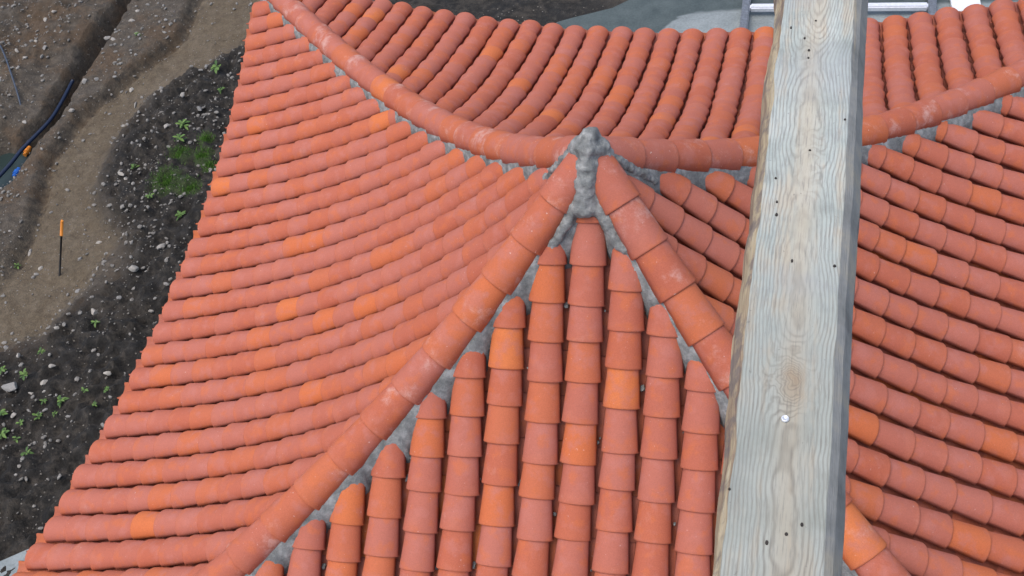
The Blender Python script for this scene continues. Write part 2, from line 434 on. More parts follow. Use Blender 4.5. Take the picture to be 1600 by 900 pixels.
# ------------------------------------------------------------------ the ground: one sheet out to the horizon
def poly_mask(px, py, poly, soft):
    """soft inside mask (1 inside, 0 outside) of a polygon, arrays"""
    inside = np.zeros(px.shape, bool)
    dist = np.full(px.shape, 1e9)
    n = len(poly)
    for i in range(n):
        x1, y1 = poly[i]; x2, y2 = poly[(i + 1) % n]
        cond = ((y1 > py) != (y2 > py))
        with np.errstate(divide='ignore', invalid='ignore'):
            xi = (x2 - x1) * (py - y1) / ((y2 - y1) if y2 != y1 else 1e-9) + x1
        inside ^= cond & (px < xi)
        dist = np.minimum(dist, seg_dist(px, py, x1, y1, x2, y2))
    sd = np.where(inside, dist, -dist)
    return np.clip(sd / soft * 0.5 + 0.5, 0, 1)

def seg_dist(px, py, x1, y1, x2, y2):
    dx, dy = x2 - x1, y2 - y1
    t = np.clip(((px - x1) * dx + (py - y1) * dy) / (dx * dx + dy * dy + 1e-12), 0, 1)
    return np.hypot(px - (x1 + t * dx), py - (y1 + t * dy))

def line_dist(px, py, line):
    d = np.full(px.shape, 1e9)
    for a, b in zip(line[:-1], line[1:]):
        d = np.minimum(d, seg_dist(px, py, *a, *b))
    return d

def axis(lo, hi, step, far):
    core = list(np.arange(lo, hi + 1e-6, step))
    out, v, s = [], lo, step
    while v > -far:
        s *= 1.5; v -= s; out.append(v)
    out = out[::-1] + core
    v, s = core[-1], step
    while v < far:
        s *= 1.5; v += s; out.append(v)
    return np.array(out)

GX = axis(-11.0, -4.0, 0.035, 400.0)
GY = axis(-2.0, 8.6, 0.035, 400.0)
gx, gy = np.meshgrid(GX, GY)
W_track = poly_mask(gx, gy, TRACK, 0.35)
W_dark = poly_mask(gx, gy, DARK, 0.5)
T_step = poly_mask(gx, gy, TRACK, 0.11)
D_step = poly_mask(gx, gy, DARK, 0.12)
under = np.clip((3.9 - np.maximum(np.abs(gx), np.abs(gy))) / 0.5, 0, 1)
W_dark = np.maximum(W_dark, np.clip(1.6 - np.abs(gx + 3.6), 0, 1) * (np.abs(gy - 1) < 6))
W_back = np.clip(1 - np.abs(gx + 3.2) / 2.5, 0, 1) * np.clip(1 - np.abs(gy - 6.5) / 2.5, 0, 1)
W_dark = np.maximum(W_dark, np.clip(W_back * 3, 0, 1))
W_moss = np.zeros(gx.shape)
for x, y, r in GRASS:
    W_moss = np.maximum(W_moss, np.clip(1.5 - np.hypot(gx - x, gy - y) / (r * 1.1), 0, 1))
d_tr = line_dist(gx, gy, TRENCH)
fn = np.zeros(gx.shape); fn2 = np.zeros(gx.shape)
core = (gx > -11.5) & (gx < -3.5) & (gy > -2.5) & (gy < 9)
for i, j in zip(*np.nonzero(core)):
    x, y = gx[i, j], gy[i, j]
    fn[i, j] = noise.fractal(Vector((x * 1.6, y * 1.6, 3.1)), 0.8, 2.0, 5)
    fn2[i, j] = noise.noise(Vector((x * 9.0, y * 9.0, 7.7))) + 0.5 * noise.noise(Vector((x * 21.0, y * 21.0, 1.7)))
Hh = fn * 0.035 + fn2 * 0.012
Hh += (1 - W_track) * (fn2 * 0.012 + np.abs(fn) * 0.02)
# wheel track sunk below the bank on its left
led = line_dist(gx, gy, LEDGE)
Hh -= 0.10 * T_step + 0.04 * W_track
Hh += core * D_step * (0.05 + 0.05 * fn2 + 0.05 * np.maximum(fn, 0))
Hh -= 0.11 * np.exp(-(led / 0.06) ** 2)
# bank of dug soil left of the trench, and the trench itself
trx = np.interp(gy, [p[1] for p in TRENCH[::-1]], [p[0] for p in TRENCH[::-1]])
spoil = np.clip((trx - 0.15 - gx) / 0.5, 0, 1) * core
Hh += spoil * (0.08 + fn * 0.10 + fn2 * 0.02)
wid = 0.125 + 0.05 * fn
Hh -= 0.46 * np.clip(1.45 - d_tr / np.maximum(wid, 0.08), 0, 1) * core
pit = np.exp(-(((gx + 8.6) / 0.34) ** 2 + ((gy - 4.05) / 0.42) ** 2)) * core
Hh = np.minimum(Hh, Hh - 0.42 * np.clip(pit * 1.6, 0, 1) * (d_tr > 0.12))
Hh += W_dark * fn2 * 0.018 * core
Hh -= under * 0.02
nx, ny = len(GX), len(GY)
gv = np.stack([gx, gy, Hh], -1).reshape(-1, 3)
idx = np.arange(nx * ny).reshape(ny, nx)
gf = np.stack([idx[:-1, :-1], idx[:-1, 1:], idx[1:, 1:], idx[1:, :-1]], -1).reshape(-1, 4)
gme = bpy.data.meshes.new('ground')
gme.from_pydata(gv.tolist(), [], gf.tolist())
gme.shade_smooth()
for nm, arr in (('track', W_track), ('dark', W_dark), ('moss', W_moss)):
    at_ = gme.attributes.new(nm, 'FLOAT', 'POINT')
    at_.data.foreach_set('value', arr.reshape(-1).astype(np.float32))
obj('ground', gme, M_ground, None, 'structure')

def gz(x, y):
    i = int(np.clip(np.searchsorted(GX, x), 1, nx - 1)); j = int(np.clip(np.searchsorted(GY, y), 1, ny - 1))
    return float(max(Hh[j, i], Hh[j - 1, i], Hh[j, i - 1], Hh[j - 1, i - 1]))

# concrete slab behind and beneath the pavilion
SX = np.linspace(-2.6, 6.0, 120); SY = np.linspace(-3.0, 9.5, 150)
sv, sw = [], []
pale_y = lambda x: np.interp(x, [-2.6, -0.75, -0.54, -0.17, 0.22, 0.55, 6.0], [5.9, 6.3, 6.66, 6.73, 6.77, 6.80, 6.95])
for y in SY:
    edge = np.interp(y, [-3, 6.3, 6.58, 6.81, 7.1, 7.51, 9.5], [-2.6, -2.25, -2.0, -1.40, -1.05, -0.85, -0.5])
    for x in SX:
        xx = edge + (x + 2.6) / 8.6 * (6.0 - edge)
        if x == SX[0]: xx += 0.05 * noise.noise(Vector((0, y * 6, 0)))
        sv.append((xx, y, 0.05 if x > SX[0] else 0.0))
        sw.append(float(np.clip(0.5 + (y - pale_y(xx)) * 2.0, 0, 1)))
n_x = len(SX)
sf = [(j * n_x + i, j * n_x + i + 1, (j + 1) * n_x + i + 1, (j + 1) * n_x + i) for j in range(len(SY) - 1) for i in range(n_x - 1)]
sme = mesh_from('pavement', sv, sf, False)
at_ = sme.attributes.new('wet', 'FLOAT', 'POINT'); at_.data.foreach_set('value', sw)
obj('pavement', sme, M_slab, None, 'structure')
# grey kerb slab showing past the near left corner of the roof
kerb = bevel_box('pavement_slab', 1.6, 1.1, 0.10, 0.01, M_slab)
kerb.location = (-4.98, -1.07, 0.05); kerb.rotation_euler.z = math.radians(34)
kerb['kind'] = 'structure'
# standing water in the dug pit
wp = [(-8.6 + 0.46 * math.cos(a) * (1 + 0.2 * math.sin(3 * a)), 4.02 + 0.55 * math.sin(a), -0.26) for a in [2 * math.pi * i / 28 for i in range(28)]]
wme = mesh_from('puddle_water', wp + [(-8.6, 4.02, -0.26)], [(i, (i + 1) % 28, 28) for i in range(28)], False)
obj('puddle_water', wme, M_water, None, 'structure')

# ------------------------------------------------------------------ the curved roof surface (tile pitches; crest of the cover tiles)
C1, C2, C3, U2, U4 = 1.14315, -0.442271, 0.0743823, 1.669885, -0.175273
EAVE = {'front': 17.12, 'left': 17.12, 'right': 17.12, 'back': 17.45}
FLARE = 1.565
def surf(s, w):
    w = abs(w)
    return -(C1 * s + C2 * s * s / 10 + C3 * s ** 3 / 100) + U2 * (w / 16) ** 2 + U4 * (w / 16) ** 4
DIRS = {'front': (Vector((0, -1, 0)), Vector((1, 0, 0))), 'back': (Vector((0, 1, 0)), Vector((1, 0, 0))),
        'left': (Vector((-1, 0, 0)), Vector((0, 1, 0))), 'right': (Vector((1, 0, 0)), Vector((0, 1, 0)))}
def P3(face, s, w, dz=0.0):
    o, l = DIRS[face]
    p = o * s + l * w
    p.z = surf(s, w) + dz
    return p
def face_z(x, y):
    return surf(max(abs(x), abs(y)), min(abs(x), abs(y)))
def to_m(p):
    return Vector((p.x * U, p.y * U, p.z * U + APEX))

pav = link(bpy.data.objects.new('pavilion', None))
pav.location = (0, 0, 0)
tag(pav, 'pavilion with a swept four-sided roof of terracotta barrel tiles and grey mortared hips', 'roof')

# deck beneath the tiles = the roof part; everything laid on it is its child
dv, df = [], []
N = 26
for face in ('front', 'left', 'back', 'right'):
    b0 = len(dv)
    for i in range(N + 1):
        for j in range(N + 1):
            t = -1 + 2 * j / N
            smax = EAVE[face] + FLARE * (t * 1.12) ** 2 - 0.35
            s = smax * i / N
            w = t * s
            dv.append(to_m(P3(face, s, w, -1.02)))
    for i in range(N):
        for j in range(N):
            df.append((b0 + i * (N + 1) + j, b0 + i * (N + 1) + j + 1, b0 + (i + 1) * (N + 1) + j + 1, b0 + (i + 1) * (N + 1) + j))
roof = obj('roof', mesh_from('roof', dv, df), M_deck, pav)
for sx in (-1, 1):
    for sy in (-1, 1):
        V, Fc = tube([(sx * 2.75, sy * 2.75, 0.04), (sx * 2.75, sy * 2.75, 2.45)], 0.09, 12)
        obj('post', mesh_from('post', V, Fc), M_side, pav)

# ---- tile shapes (tile pitches -> metres), axis along -y (foot at y = 0, head at y = +L)
T_LEN = 1.45
def tile_mesh(name, r_foot, r_head, L, half_deg, seg, thick, down=1, flat=1.0, skirt=0.0):
    V, ends = [], []
    def ring(y, r, e):
        for k in range(seg + 1):
            a = math.radians(-half_deg + 2 * half_deg * k / seg)
            z = down * r * math.cos(a) * flat
            if k in (0, seg): z -= skirt
            V.append(Vector((r * math.sin(a), y, z)) * U)
            ends.append(e)
    rf, rh = r_foot, r_head
    ring(L, rh, 0.0)
    ring(0.05, rf + (rh - rf) * 0.05 / L, 0.95)
    ring(0.012, rf - 0.006, 1.0)
    ring(0.0, rf - 0.022, 1.0)
    ring(0.0, rf - thick, 1.0)
    ring(L, rh - thick, 0.0)
    n = seg + 1
    Fc = []
    for q in range(5):
        for k in range(seg):
            f = (q * n + k, q * n + k + 1, (q + 1) * n + k + 1, (q + 1) * n + k)
            Fc.append(f if down == 1 else f[::-1])
    for k in (0, seg):                                       # long side edges
        f = (k, n + k, 4 * n + k, 5 * n + k)
        Fc.append(f if (k == 0) == (down == 1) else f[::-1])
    me = bpy.data.meshes.new(name)
    me.from_pydata([tuple(v) for v in V], [], Fc)
    me.shade_smooth()
    a = me.attributes.new('tile_end', 'FLOAT', 'POINT'); a.data.foreach_set('value', ends)
    return me
R_FOOT = 0.487
FLAT = 0.87
AX = -R_FOOT * FLAT
COVER = tile_mesh('cover_tile', R_FOOT, 0.374, T_LEN, 84, 10, 0.06, 1, FLAT)
COVER.materials.append(M_tile)
HIP_R = 0.535
HIP = tile_mesh('hip_tile', HIP_R, 0.445, 1.75, 84, 12, 0.062, 1, 1.0, 0.13)
HIP.materials.append(M_hip)
PAN = tile_mesh('pan_tile', 0.41, 0.45, T_LEN, 60, 6, 0.055, -1)

def frame(foot, head, side):
    y = (head - foot).normalized()
    x = (side - y * side.dot(y)).normalized()
    z = x.cross(y)
    return Matrix(((x.x, y.x, z.x), (x.y, y.y, z.y), (x.z, y.z, z.z))).to_4x4()

ROWS = {'front': [k * 1.0 for k in range(-18, 19)],
        'left': [17.5802 - 0.98690 * i for i in range(37)],
        'back': [-11.4932 + 0.977945 * i for i in range(-7, 31)],
        'right': [0.96 + 1.068 * i for i in range(-18, 17)]}
EXPO = 0.985

def column_points(face, w, s_start, s_end, step):
    """feet of tiles: s values from the eave upwards at equal steps along the slope"""
    out = [s_start]
    s = s_start
    while True:
        acc, s2 = 0.0, s
        while acc < step and s2 > -3:
            d = 0.02
            acc += (P3(face, s2, w) - P3(face, s2 - d, w)).length if s2 - d > 0 else d * 1.5
            s2 -= d
        s = s2
        if s <= s_end:
            break
        out.append(s)
    return out

def s_back(face, s, w, length):
    acc, s2 = 0.0, s
    while acc < length:
        d = 0.02
        acc += math.hypot(d, surf(s2, w) - surf(s2 - d, w))
        s2 -= d
    return s2

covers, pans = [], []          # (matrix, face, s_foot, w, cut?)
for face, rows in ROWS.items():
    o, l = DIRS[face]
    sgn = {'front': 1, 'back': -1, 'left': -1, 'right': 1}[face]   # side vector so that local z points up
    for ri, w in enumerate(rows):
        se = EAVE[face] + FLARE * (w / 16) ** 2
        if abs(w) > se - 0.4: continue
        expo = EXPO * (1 + random.uniform(-0.02, 0.02))
        for s in column_points(face, w, se + random.uniform(-0.05, 0.05), abs(w) + 0.62, expo):
            sj = s + random.uniform(-0.05, 0.05)
            wj = w + random.uniform(-0.028, 0.028)
            head_s = s_back(face, sj, w, T_LEN)
            foot = P3(face, sj, wj, AX + random.uniform(-0.012, 0.012))
            head = P3(face, head_s, w + random.uniform(-0.02, 0.02), AX)
            tang = (P3(face, max(s - 0.5, 0), w + 0.2) - P3(face, max(s - 0.5, 0), w - 0.2)).normalized() * sgn
            m = frame(foot, head, tang)
            covers.append((Matrix.Translation(to_m(foot)) @ m, face, s, w, head_s < abs(w) + 0.62, foot, head))
    mids = [(a + b) / 2 for a, b in zip(rows[:-1], rows[1:])]
    for w in mids:
        se = EAVE[face] + FLARE * (w / 16) ** 2 + 0.40
        if abs(w) > se - 0.3: continue
        for s in column_points(face, w, se + random.uniform(-0.04, 0.06), abs(w) + 0.1, 1.12):
            head_s = s_back(face, s, w, T_LEN)
            foot = P3(face, s, w, -0.19 if s < se - 0.3 else -0.04)
            head = P3(face, head_s, w, -0.29)
            tang = (P3(face, max(s - 0.5, 0), w + 0.2) - P3(face, max(s - 0.5, 0), w - 0.2)).normalized() * sgn
            pans.append((Matrix.Translation(to_m(foot)) @ frame(foot, head, tang), face, s, w, head_s < abs(w) + 0.5, foot, head))

def cut_mesh(base, mw, face, w, inset):
    """a tile sawn along the hip: keep what lies on its own side of the hip's vertical plane"""
    o, l = DIRS[face]
    side = 1 if w >= 0 else -1
    inv = mw.inverted()
    bm = bmesh.new(); bm.from_mesh(base)
    for sd in (1, -1):
        nrm = (o - l * sd).normalized()           # pointing into this face
        co = inv @ (nrm * inset * U + Vector((0, 0, APEX)))
        no = inv.to_3x3() @ nrm
        geom = list(bm.verts) + list(bm.edges) + list(bm.faces)
        bmesh.ops.bisect_plane(bm, geom=geom, plane_co=co, plane_no=no, clear_inner=True)
    if not bm.faces:
        bm.free(); return None
    me = base.copy()
    bm.to_mesh(me); bm.free()
    me.name = base.name
    return me

def cam_px(p):
    q = CAMROT.transposed() @ (p - CAM)
    if q.z > -0.1: return None
    return 800 + 1725.95 * q.x / -q.z, 450 - 1725.95 * q.y / -q.z, -q.z

scored = []
for t in covers:
    mw = t[0]
    mid = to_m((t[5] * 0.62 + t[6] * 0.38)); mid.z += 0.07
    q = cam_px(mid)
    sc = 0.0
    if q and -15 < q[0] < 1615 and -15 < q[1] < 915:
        view = (CAM - mid).normalized()
        up = (mw.to_3x3() @ Vector((0, 0, 1))).normalized()
        sc = max(0.02, up.dot(view)) / q[2] ** 2
        edge = 1208 - q[1] * 0.117, 1358 - q[1] * 0.047
        if edge[0] + 8 < q[0] < edge[1] - 8:
            sc = 0.0                                   # hidden by the timber beam
        # the back slope's upper rows lie behind the ridge crest
    scored.append(sc)
order = sorted(range(len(covers)), key=lambda i: -scored[i])
solo = set([i for i in order if scored[i] > 0][:300])

field_v, field_f, field_tone, field_end = [], [], [], []
def add_to_field(me, mw, tone):
    b = len(field_v)
    field_v.extend((mw @ v.co)[:] for v in me.vertices)
    fs = [tuple(b + i for i in p.vertices) for p in me.polygons]
    field_f.extend(fs)
    field_tone.extend([tone] * len(me.vertices))
    vals = [0.0] * len(me.vertices)
    me.attributes['tile_end'].data.foreach_get('value', vals)
    field_end.extend(vals)
def flush_field(name, parent):
    global field_v, field_f, field_tone, field_end
    me = bpy.data.meshes.new(name)
    me.from_pydata(field_v, [], field_f)
    me.shade_smooth()
    a = me.attributes.new('tone', 'FLOAT', 'POINT'); a.data.foreach_set('value', field_tone)
    a = me.attributes.new('tile_end', 'FLOAT', 'POINT'); a.data.foreach_set('value', field_end)
    o = obj(name, me, M_tiles, parent, 'stuff')
    field_v, field_f, field_tone, field_end = [], [], [], []
    return o

for i, t in enumerate(covers):
    mw, face, s, w, cut = t[:5]
    me = cut_mesh(COVER, mw, face, w, 0.10) if cut else COVER
    if me is None: continue
    if i in solo:
        o = obj('cover_tile', me, M_tile, roof)
        o.matrix_local = mw
    else:
        add_to_field(me, mw, random.random())
        if me is not COVER: bpy.data.meshes.remove(me)
flush_field('cover_tile_field', roof)
for t in pans:
    mw, face, s, w, cut = t[:5]
    me = cut_mesh(PAN, mw, face, w, 0.06) if cut else PAN
    if me is None: continue
    add_to_field(me, mw, random.random())
    if me is not PAN: bpy.data.meshes.remove(me)
flush_field('pan_tile_field', roof)

# ---- hip tiles
HIPS = {'lf': (-1, -1), 'rf': (1, -1), 'lb': (-1, 1), 'rb': (1, 1)}
HSTART = {'lf': 1.48, 'rf': 1.48, 'lb': 1.30, 'rb': 1.45}
def HP(d, s, dz=0.0):
    return Vector((d[0] * s, d[1] * s, surf(s, s) + dz))
for hn, d in HIPS.items():
    # arc length table
    tab = [(0.0, 0.0)]
    s = 0.0
    while s < 18.75:
        s2 = s + 0.02
        tab.append((tab[-1][0] + (HP(d, s2) - HP(d, s)).length, s2)); s = s2
    arcs = [a for a, _ in tab]; ss = [b for _, b in tab]
    a = HSTART[hn]
    while a < arcs[-1]:
        e = 1.27 * random.uniform(0.97, 1.03)
        sf_ = float(np.interp(a, arcs, ss)); sh = float(np.interp(max(a - 1.75, 0.05), arcs, ss))
        dz = 0.36 - HIP_R
        foot = HP(d, sf_, dz + random.uniform(-0.01, 0.015)); head = HP(d, sh, dz)
        if a - 1.75 < 0.05:
            tdir = (HP(d, 0.6) - HP(d, 0.05)).normalized()
            head = foot - (foot - HP(d, 0.05, dz)).normalized() * 1.75
        side = Vector((-d[1], d[0], 0)).normalized() if d[0] * d[1] > 0 else Vector((-d[1], d[0], 0)).normalized()
        y = (head - foot).normalized()
        if side.cross(y).z < 0: side = -side
        side = (side + Vector((0, 0, 1)) * random.uniform(-0.03, 0.03)).normalized()
        mw = Matrix.Translation(to_m(foot)) @ frame(foot, head, side)
        me = HIP
        if a - 1.75 < 0.3:                       # first tile of a hip: sawn square at the apex
            bm = bmesh.new(); bm.from_mesh(HIP)
            inv = mw.inverted()
            nrm = Vector((d[0], d[1], 0)).normalized()
            bmesh.ops.bisect_plane(bm, geom=list(bm.verts) + list(bm.edges) + list(bm.faces), plane_co=inv @ (Vector((0, 0, APEX)) + nrm * (0.12 if d[1] > 0 else 0.34) * U), plane_no=inv.to_3x3() @ nrm, clear_inner=True)
            me = HIP.copy(); bm.to_mesh(me); bm.free()
        o = obj('hip_tile', me, M_hip, roof)
        o.matrix_local = mw
        a += e

# ---- mortar bedding under the hips: a lumpy strip, wider where the joint was pointed
WID = {'lf': {'front': 0.25, 'left': 0.0}, 'rf': {'front': 0.16, 'right': 0.04}, 'lb': {'left': 0.14, 'back': 0.05}, 'rb': {'right': 0.17, 'back': 0.0}}
def face_of(x, y):
    if abs(x) > abs(y): return 'right' if x > 0 else 'left'
    return 'back' if y > 0 else 'front'
for hi, (hn, d) in enumerate(HIPS.items()):
    V, Fc = [], []
    n_s = 420
    lat = Vector((-d[1], d[0], 0)).normalized()
    prof = [(-6, 1), (-5, 1), (-4, 1), (-3, 1), (-2, 1), (-1, 1), (1, 1), (2, 1), (3, 1), (4, 1), (5, 1), (6, 1)]
    m = len(prof)
    for i in range(n_s + 1):
        s = 0.35 + (18.45 - 0.35) * i / n_s
        base = HP(d, s)
        for k, (q, _) in enumerate(prof):
            sg = 1 if q > 0 else -1
            tst = base + lat * sg * 0.3
            ext = WID[hn][face_of(tst.x, tst.y)]
            nz = noise.noise(Vector((s * 0.9, sg * 5.0, hi * 9.0))) * 0.55 + noise.noise(Vector((s * 2.6, sg * 7.0, hi * 5.0))) * 0.45 + noise.noise(Vector((s * 9, sg * 3.0, hi * 3.0))) * 0.25
            e = max(0.0, ext * (1.0 + nz * 1.3))
            aq = {1: 0.25, 2: 0.45, 3: 0.485 + 0.3 * e, 4: 0.50 + 0.8 * e, 5: 0.53 + 1.0 * e, 6: 0.55 + 1.0 * e}[abs(q)]
            p = base + lat * sg * aq
            zf = face_z(p.x, p.y)
            z = {1: base.z - 0.15, 2: base.z - 0.15, 3: base.z * 0.6 + zf * 0.4 - 0.14, 4: zf - 0.12, 5: zf - 0.36, 6: zf - 0.9}[abs(q)]
            if abs(q) in (3, 4, 5):
                z += 0.06 * noise.noise(Vector((p.x * 5, p.y * 5, hi))) + 0.03 * noise.noise(Vector((p.x * 14, p.y * 14, hi)))
            p.z = z
            V.append(to_m(p))
    for i in range(n_s):
        for k in range(m - 1):
            Fc.append((i * m + k, i * m + k + 1, (i + 1) * m + k + 1, (i + 1) * m + k))
    obj('hip_mortar', mesh_from('hip_mortar', V, Fc), M_mortar, roof)

# ---- the lump of mortar that closes the apex, with a tongue down the front
bm = bmesh.new()
def blob(x, y, dz, r, fx=1.0):
    p = to_m(Vector((x, y, face_z(x, y) + dz)))
    bmesh.ops.create_icosphere(bm, subdivisions=2, radius=r * U, matrix=Matrix.Translation(p) @ Matrix.Diagonal((fx, 1, 1, 1)))
blob(0.03, 0.10, 0.40, 0.27); blob(0.03, -0.02, 0.42, 0.28); blob(-0.16, 0.0, 0.28, 0.33); blob(0.2, 0.0, 0.28, 0.33); blob(0.03, -0.16, 0.46, 0.25)
for i in range(16):
    t = i / 15
    blob(0.03 * math.sin(i * 2) + 0.02 - 0.06 * t, -0.16 - 0.92 * t, 0.50 - 0.26 * t, 0.265 + 0.03 * math.sin(i * 1.7))
for sg in (-1, 1):
    for i in range(14):
        t = i / 13
        s_ = 0.42 + 1.25 * t
        blob(sg * (s_ - 0.33), -(s_ + 0.33), 0.12 - 0.30 * t, 0.25 - 0.09 * t)
for sg in (-1, 1):
    for i in range(16):
        t = i / 15
        blob(sg * (0.16 + 1.25 * t), -0.06 + 0.62 * t, 0.28 - 0.36 * t, 0.29 - 0.17 * t)
me = bpy.data.meshes.new('apex_mortar'); bm.to_mesh(me); bm.free()
ap = obj('apex_mortar', me, M_mortar, roof)
rm = ap.modifiers.new('remesh', 'REMESH'); rm.mode = 'VOXEL'; rm.voxel_size = 0.008; rm.use_smooth_shade = True
sm = ap.modifiers.new('smooth', 'SMOOTH'); sm.factor = 0.5; sm.iterations = 6
tx = bpy.data.textures.new('mortar_lumps', 'CLOUDS'); tx.noise_scale = 0.05
dm = ap.modifiers.new('lumps', 'DISPLACE'); dm.texture = tx; dm.texture_coords = 'GLOBAL'; dm.strength = 0.034; dm.mid_level = 0.5

# ---- crumbs of dropped mortar lying in the channels of the front slope
bm = bmesh.new()
rc = random.Random(5)
for i in range(70):
    w = rc.randint(-9, 5) + 0.5
    s = rc.uniform(max(abs(w) + 0.6, 2.2), 13)
    p = to_m(P3('front', s, w + rc.uniform(-0.07, 0.07), -0.20 - 0.40 + 0.07))
    r = rc.choice([0.005, 0.007, 0.009, 0.014])
    g = bmesh.ops.create_icosphere(bm, subdivisions=1, radius=r, matrix=Matrix.Translation(p) @ Matrix.Diagonal((1, rc.uniform(1, 1.8), 0.8, 1)))
    for v in g['verts']:
        v.co += Vector((rc.uniform(-1, 1), rc.uniform(-1, 1), rc.uniform(-1, 1))) * r * 0.25
me = bpy.data.meshes.new('mortar_crumbs'); bm.to_mesh(me); bm.free()
obj('mortar_crumbs', me, M_mortar, roof, 'stuff')

# ------------------------------------------------------------------ the timber beam overhead
beam = link(bpy.data.objects.new('timber_beam', None))
beam.location = (1.03, -2.6, 6.72)
tag(beam, 'thick weathered sawn timber beam with a waney bark edge crossing above the tiles', 'beam')
bi = Matrix.Translation(-Vector(beam.location))
Z1 = 6.90
def edges(y):
    t = (y + 3.16) / 1.18
    lo = 0.937 + 0.014 * t; lt = 0.953 + 0.018 * t; rt = 1.082 + 0.019 * t; ro = 1.105 + 0.021 * t
    nl = fbm(0.3, y * 3.0, 0, 4); nr = fbm(5.3, y * 2.3, 0, 4)
    n2 = fbm(9.1, y * 14, 0, 3)
    lt += 0.0035 * n2 + 0.003 * nl
    lo += 0.006 * nl + 0.004 * fbm(2.2, y * 11, 0, 3)
    rt += 0.0022 * fbm(4.4, y * 9, 0, 3)
    ro += 0.0055 * nr + 0.002 * fbm(3.2, y * 12, 0, 3)
    return lo, lt, rt, ro
ys = list(np.linspace(-6.2, 4.6, 900))
def strip(name, cols, mat, cap=False):
    V, Fc = [], []
    m = None
    for y in ys:
        pts = cols(y)
        m = len(pts)
        V.extend(bi @ Vector((x, y, z)) for x, z in pts)
    for i in range(len(ys) - 1):
        for k in range(m - 1):
            Fc.append((i * m + k, i * m + k + 1, (i + 1) * m + k + 1, (i + 1) * m + k))
    if cap:
        Fc.append(tuple(range(m))); Fc.append(tuple(range((len(ys) - 1) * m, len(ys) * m))[::-1])
    me = mesh_from(name, V, Fc, False)
    return obj(name, me, mat, beam)
def c_top(y):
    lo, lt, rt, ro = edges(y)
    return [(lt, Z1 - 0.001), (lt + 0.0015, Z1)] + [(lt + 0.0015 + (rt - lt - 0.003) * k / 8, Z1 + 0.0006 * fbm(k * 3.1, y * 2, 0, 2)) for k in range(1, 8)] + [(rt - 0.0015, Z1), (rt, Z1 - 0.001)]
def c_left(y):
    lo, lt, rt, ro = edges(y)
    a = fbm(1.1, y * 9, 2.0, 4); b = fbm(1.1, y * 17, 5.0, 4)
    return [(lo + 0.012, Z1 - 0.18), (lo - 0.002, Z1 - 0.09), (lo, Z1 - 0.042 + 0.006 * a), (lo + (lt - lo) * 0.4 + 0.003 * b, Z1 - 0.022 + 0.006 * a), (lo + (lt - lo) * 0.75, Z1 - 0.009 + 0.004 * b), (lt, Z1 - 0.001)]
def c_right(y):
    lo, lt, rt, ro = edges(y)
    a = fbm(6.1, y * 6, 2.0, 4)
    return [(rt, Z1 - 0.001), (rt + (ro - rt) * 0.5, Z1 - 0.014 + 0.002 * a), (ro, Z1 - 0.045 + 0.004 * a), (ro + 0.002, Z1 - 0.10), (ro - 0.012, Z1 - 0.18), (lo + 0.012, Z1 - 0.18)]
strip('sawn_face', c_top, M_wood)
strip('bark_edge', c_left, M_bark)
strip('timber_side', c_right, M_side)
NAIL = None
for i, (x, y) in enumerate(BEAMN):
    if NAIL is None:
        bm = bmesh.new(); bmesh.ops.create_cone(bm, cap_ends=True, segments=8, radius1=0.0021, radius2=0.0017, depth=0.0016)
        NAIL = bpy.data.meshes.new('nail'); bm.to_mesh(NAIL); bm.free()
    o = obj('nail', NAIL, M_rust, beam)
    o.matrix_local = bi @ Matrix.Translation((x, y, Z1 + 0.0012)) @ Matrix.Diagonal((random.uniform(0.7, 1.2), random.uniform(0.8, 1.8), 1, 1))
# screw head: a dished bright disc with a rim
bm = bmesh.new()
prof = [(0.0, 0.0010), (0.0022, 0.0010), (0.0034, 0.0026), (0.0048, 0.0030), (0.0056, 0.0018), (0.0058, 0.0)]
rings = []
for r, z in prof[1:]:
    rings.append([bm.verts.new((r * math.cos(2 * math.pi * k / 14), r * math.sin(2 * math.pi * k / 14), z)) for k in range(14)])
c = bm.verts.new((0, 0, prof[0][1]))
for k in range(14):
    bm.faces.new((c, rings[0][k], rings[0][(k + 1) % 14]))
    for a_, b_ in zip(rings[:-1], rings[1:]):
        bm.faces.new((a_[k], b_[k], b_[(k + 1) % 14], a_[(k + 1) % 14]))
me = bpy.data.meshes.new('screw_head'); bm.to_mesh(me); bm.free(); me.shade_smooth()
o = obj('screw_head', me, M_zinc, beam)
o.matrix_local = bi @ Matrix.Translation((SCREW[0][0], SCREW[0][1], Z1 + 0.0008))
o['label'] = 'bright round screw head beside the knot'

# ------------------------------------------------------------------ metal frame and board on the concrete behind the eave
fr = link(bpy.data.objects.new('scaffold_frame', None))
fr.location = (1.2, 6.8, 0.05)
tag(fr, 'grey metal scaffold frame with bright rungs lying on wet concrete behind the roof', 'scaffold')
for x in (0.235, 2.235):
    b = bevel_box('rail', 0.09, 3.6, 0.08, 0.012, M_galv, fr)
    b.location = (x - 1.2, 0.0, 0.08)
for y in (5.55, 6.68, 7.85):
    b = bevel_box('rung', 1.91, 0.085, 0.07, 0.015, M_alu, fr)
    b.location = (0.035, y - 6.8, 0.09)
bd = bevel_box('white_board', 0.30, 2.2, 0.05, 0.006, M_white)
bd.location = (2.52, 7.75, 0.080); bd.rotation_euler.z = math.radians(4)
tag(bd, 'white painted board lying beside the scaffold frame behind the roof', 'board')

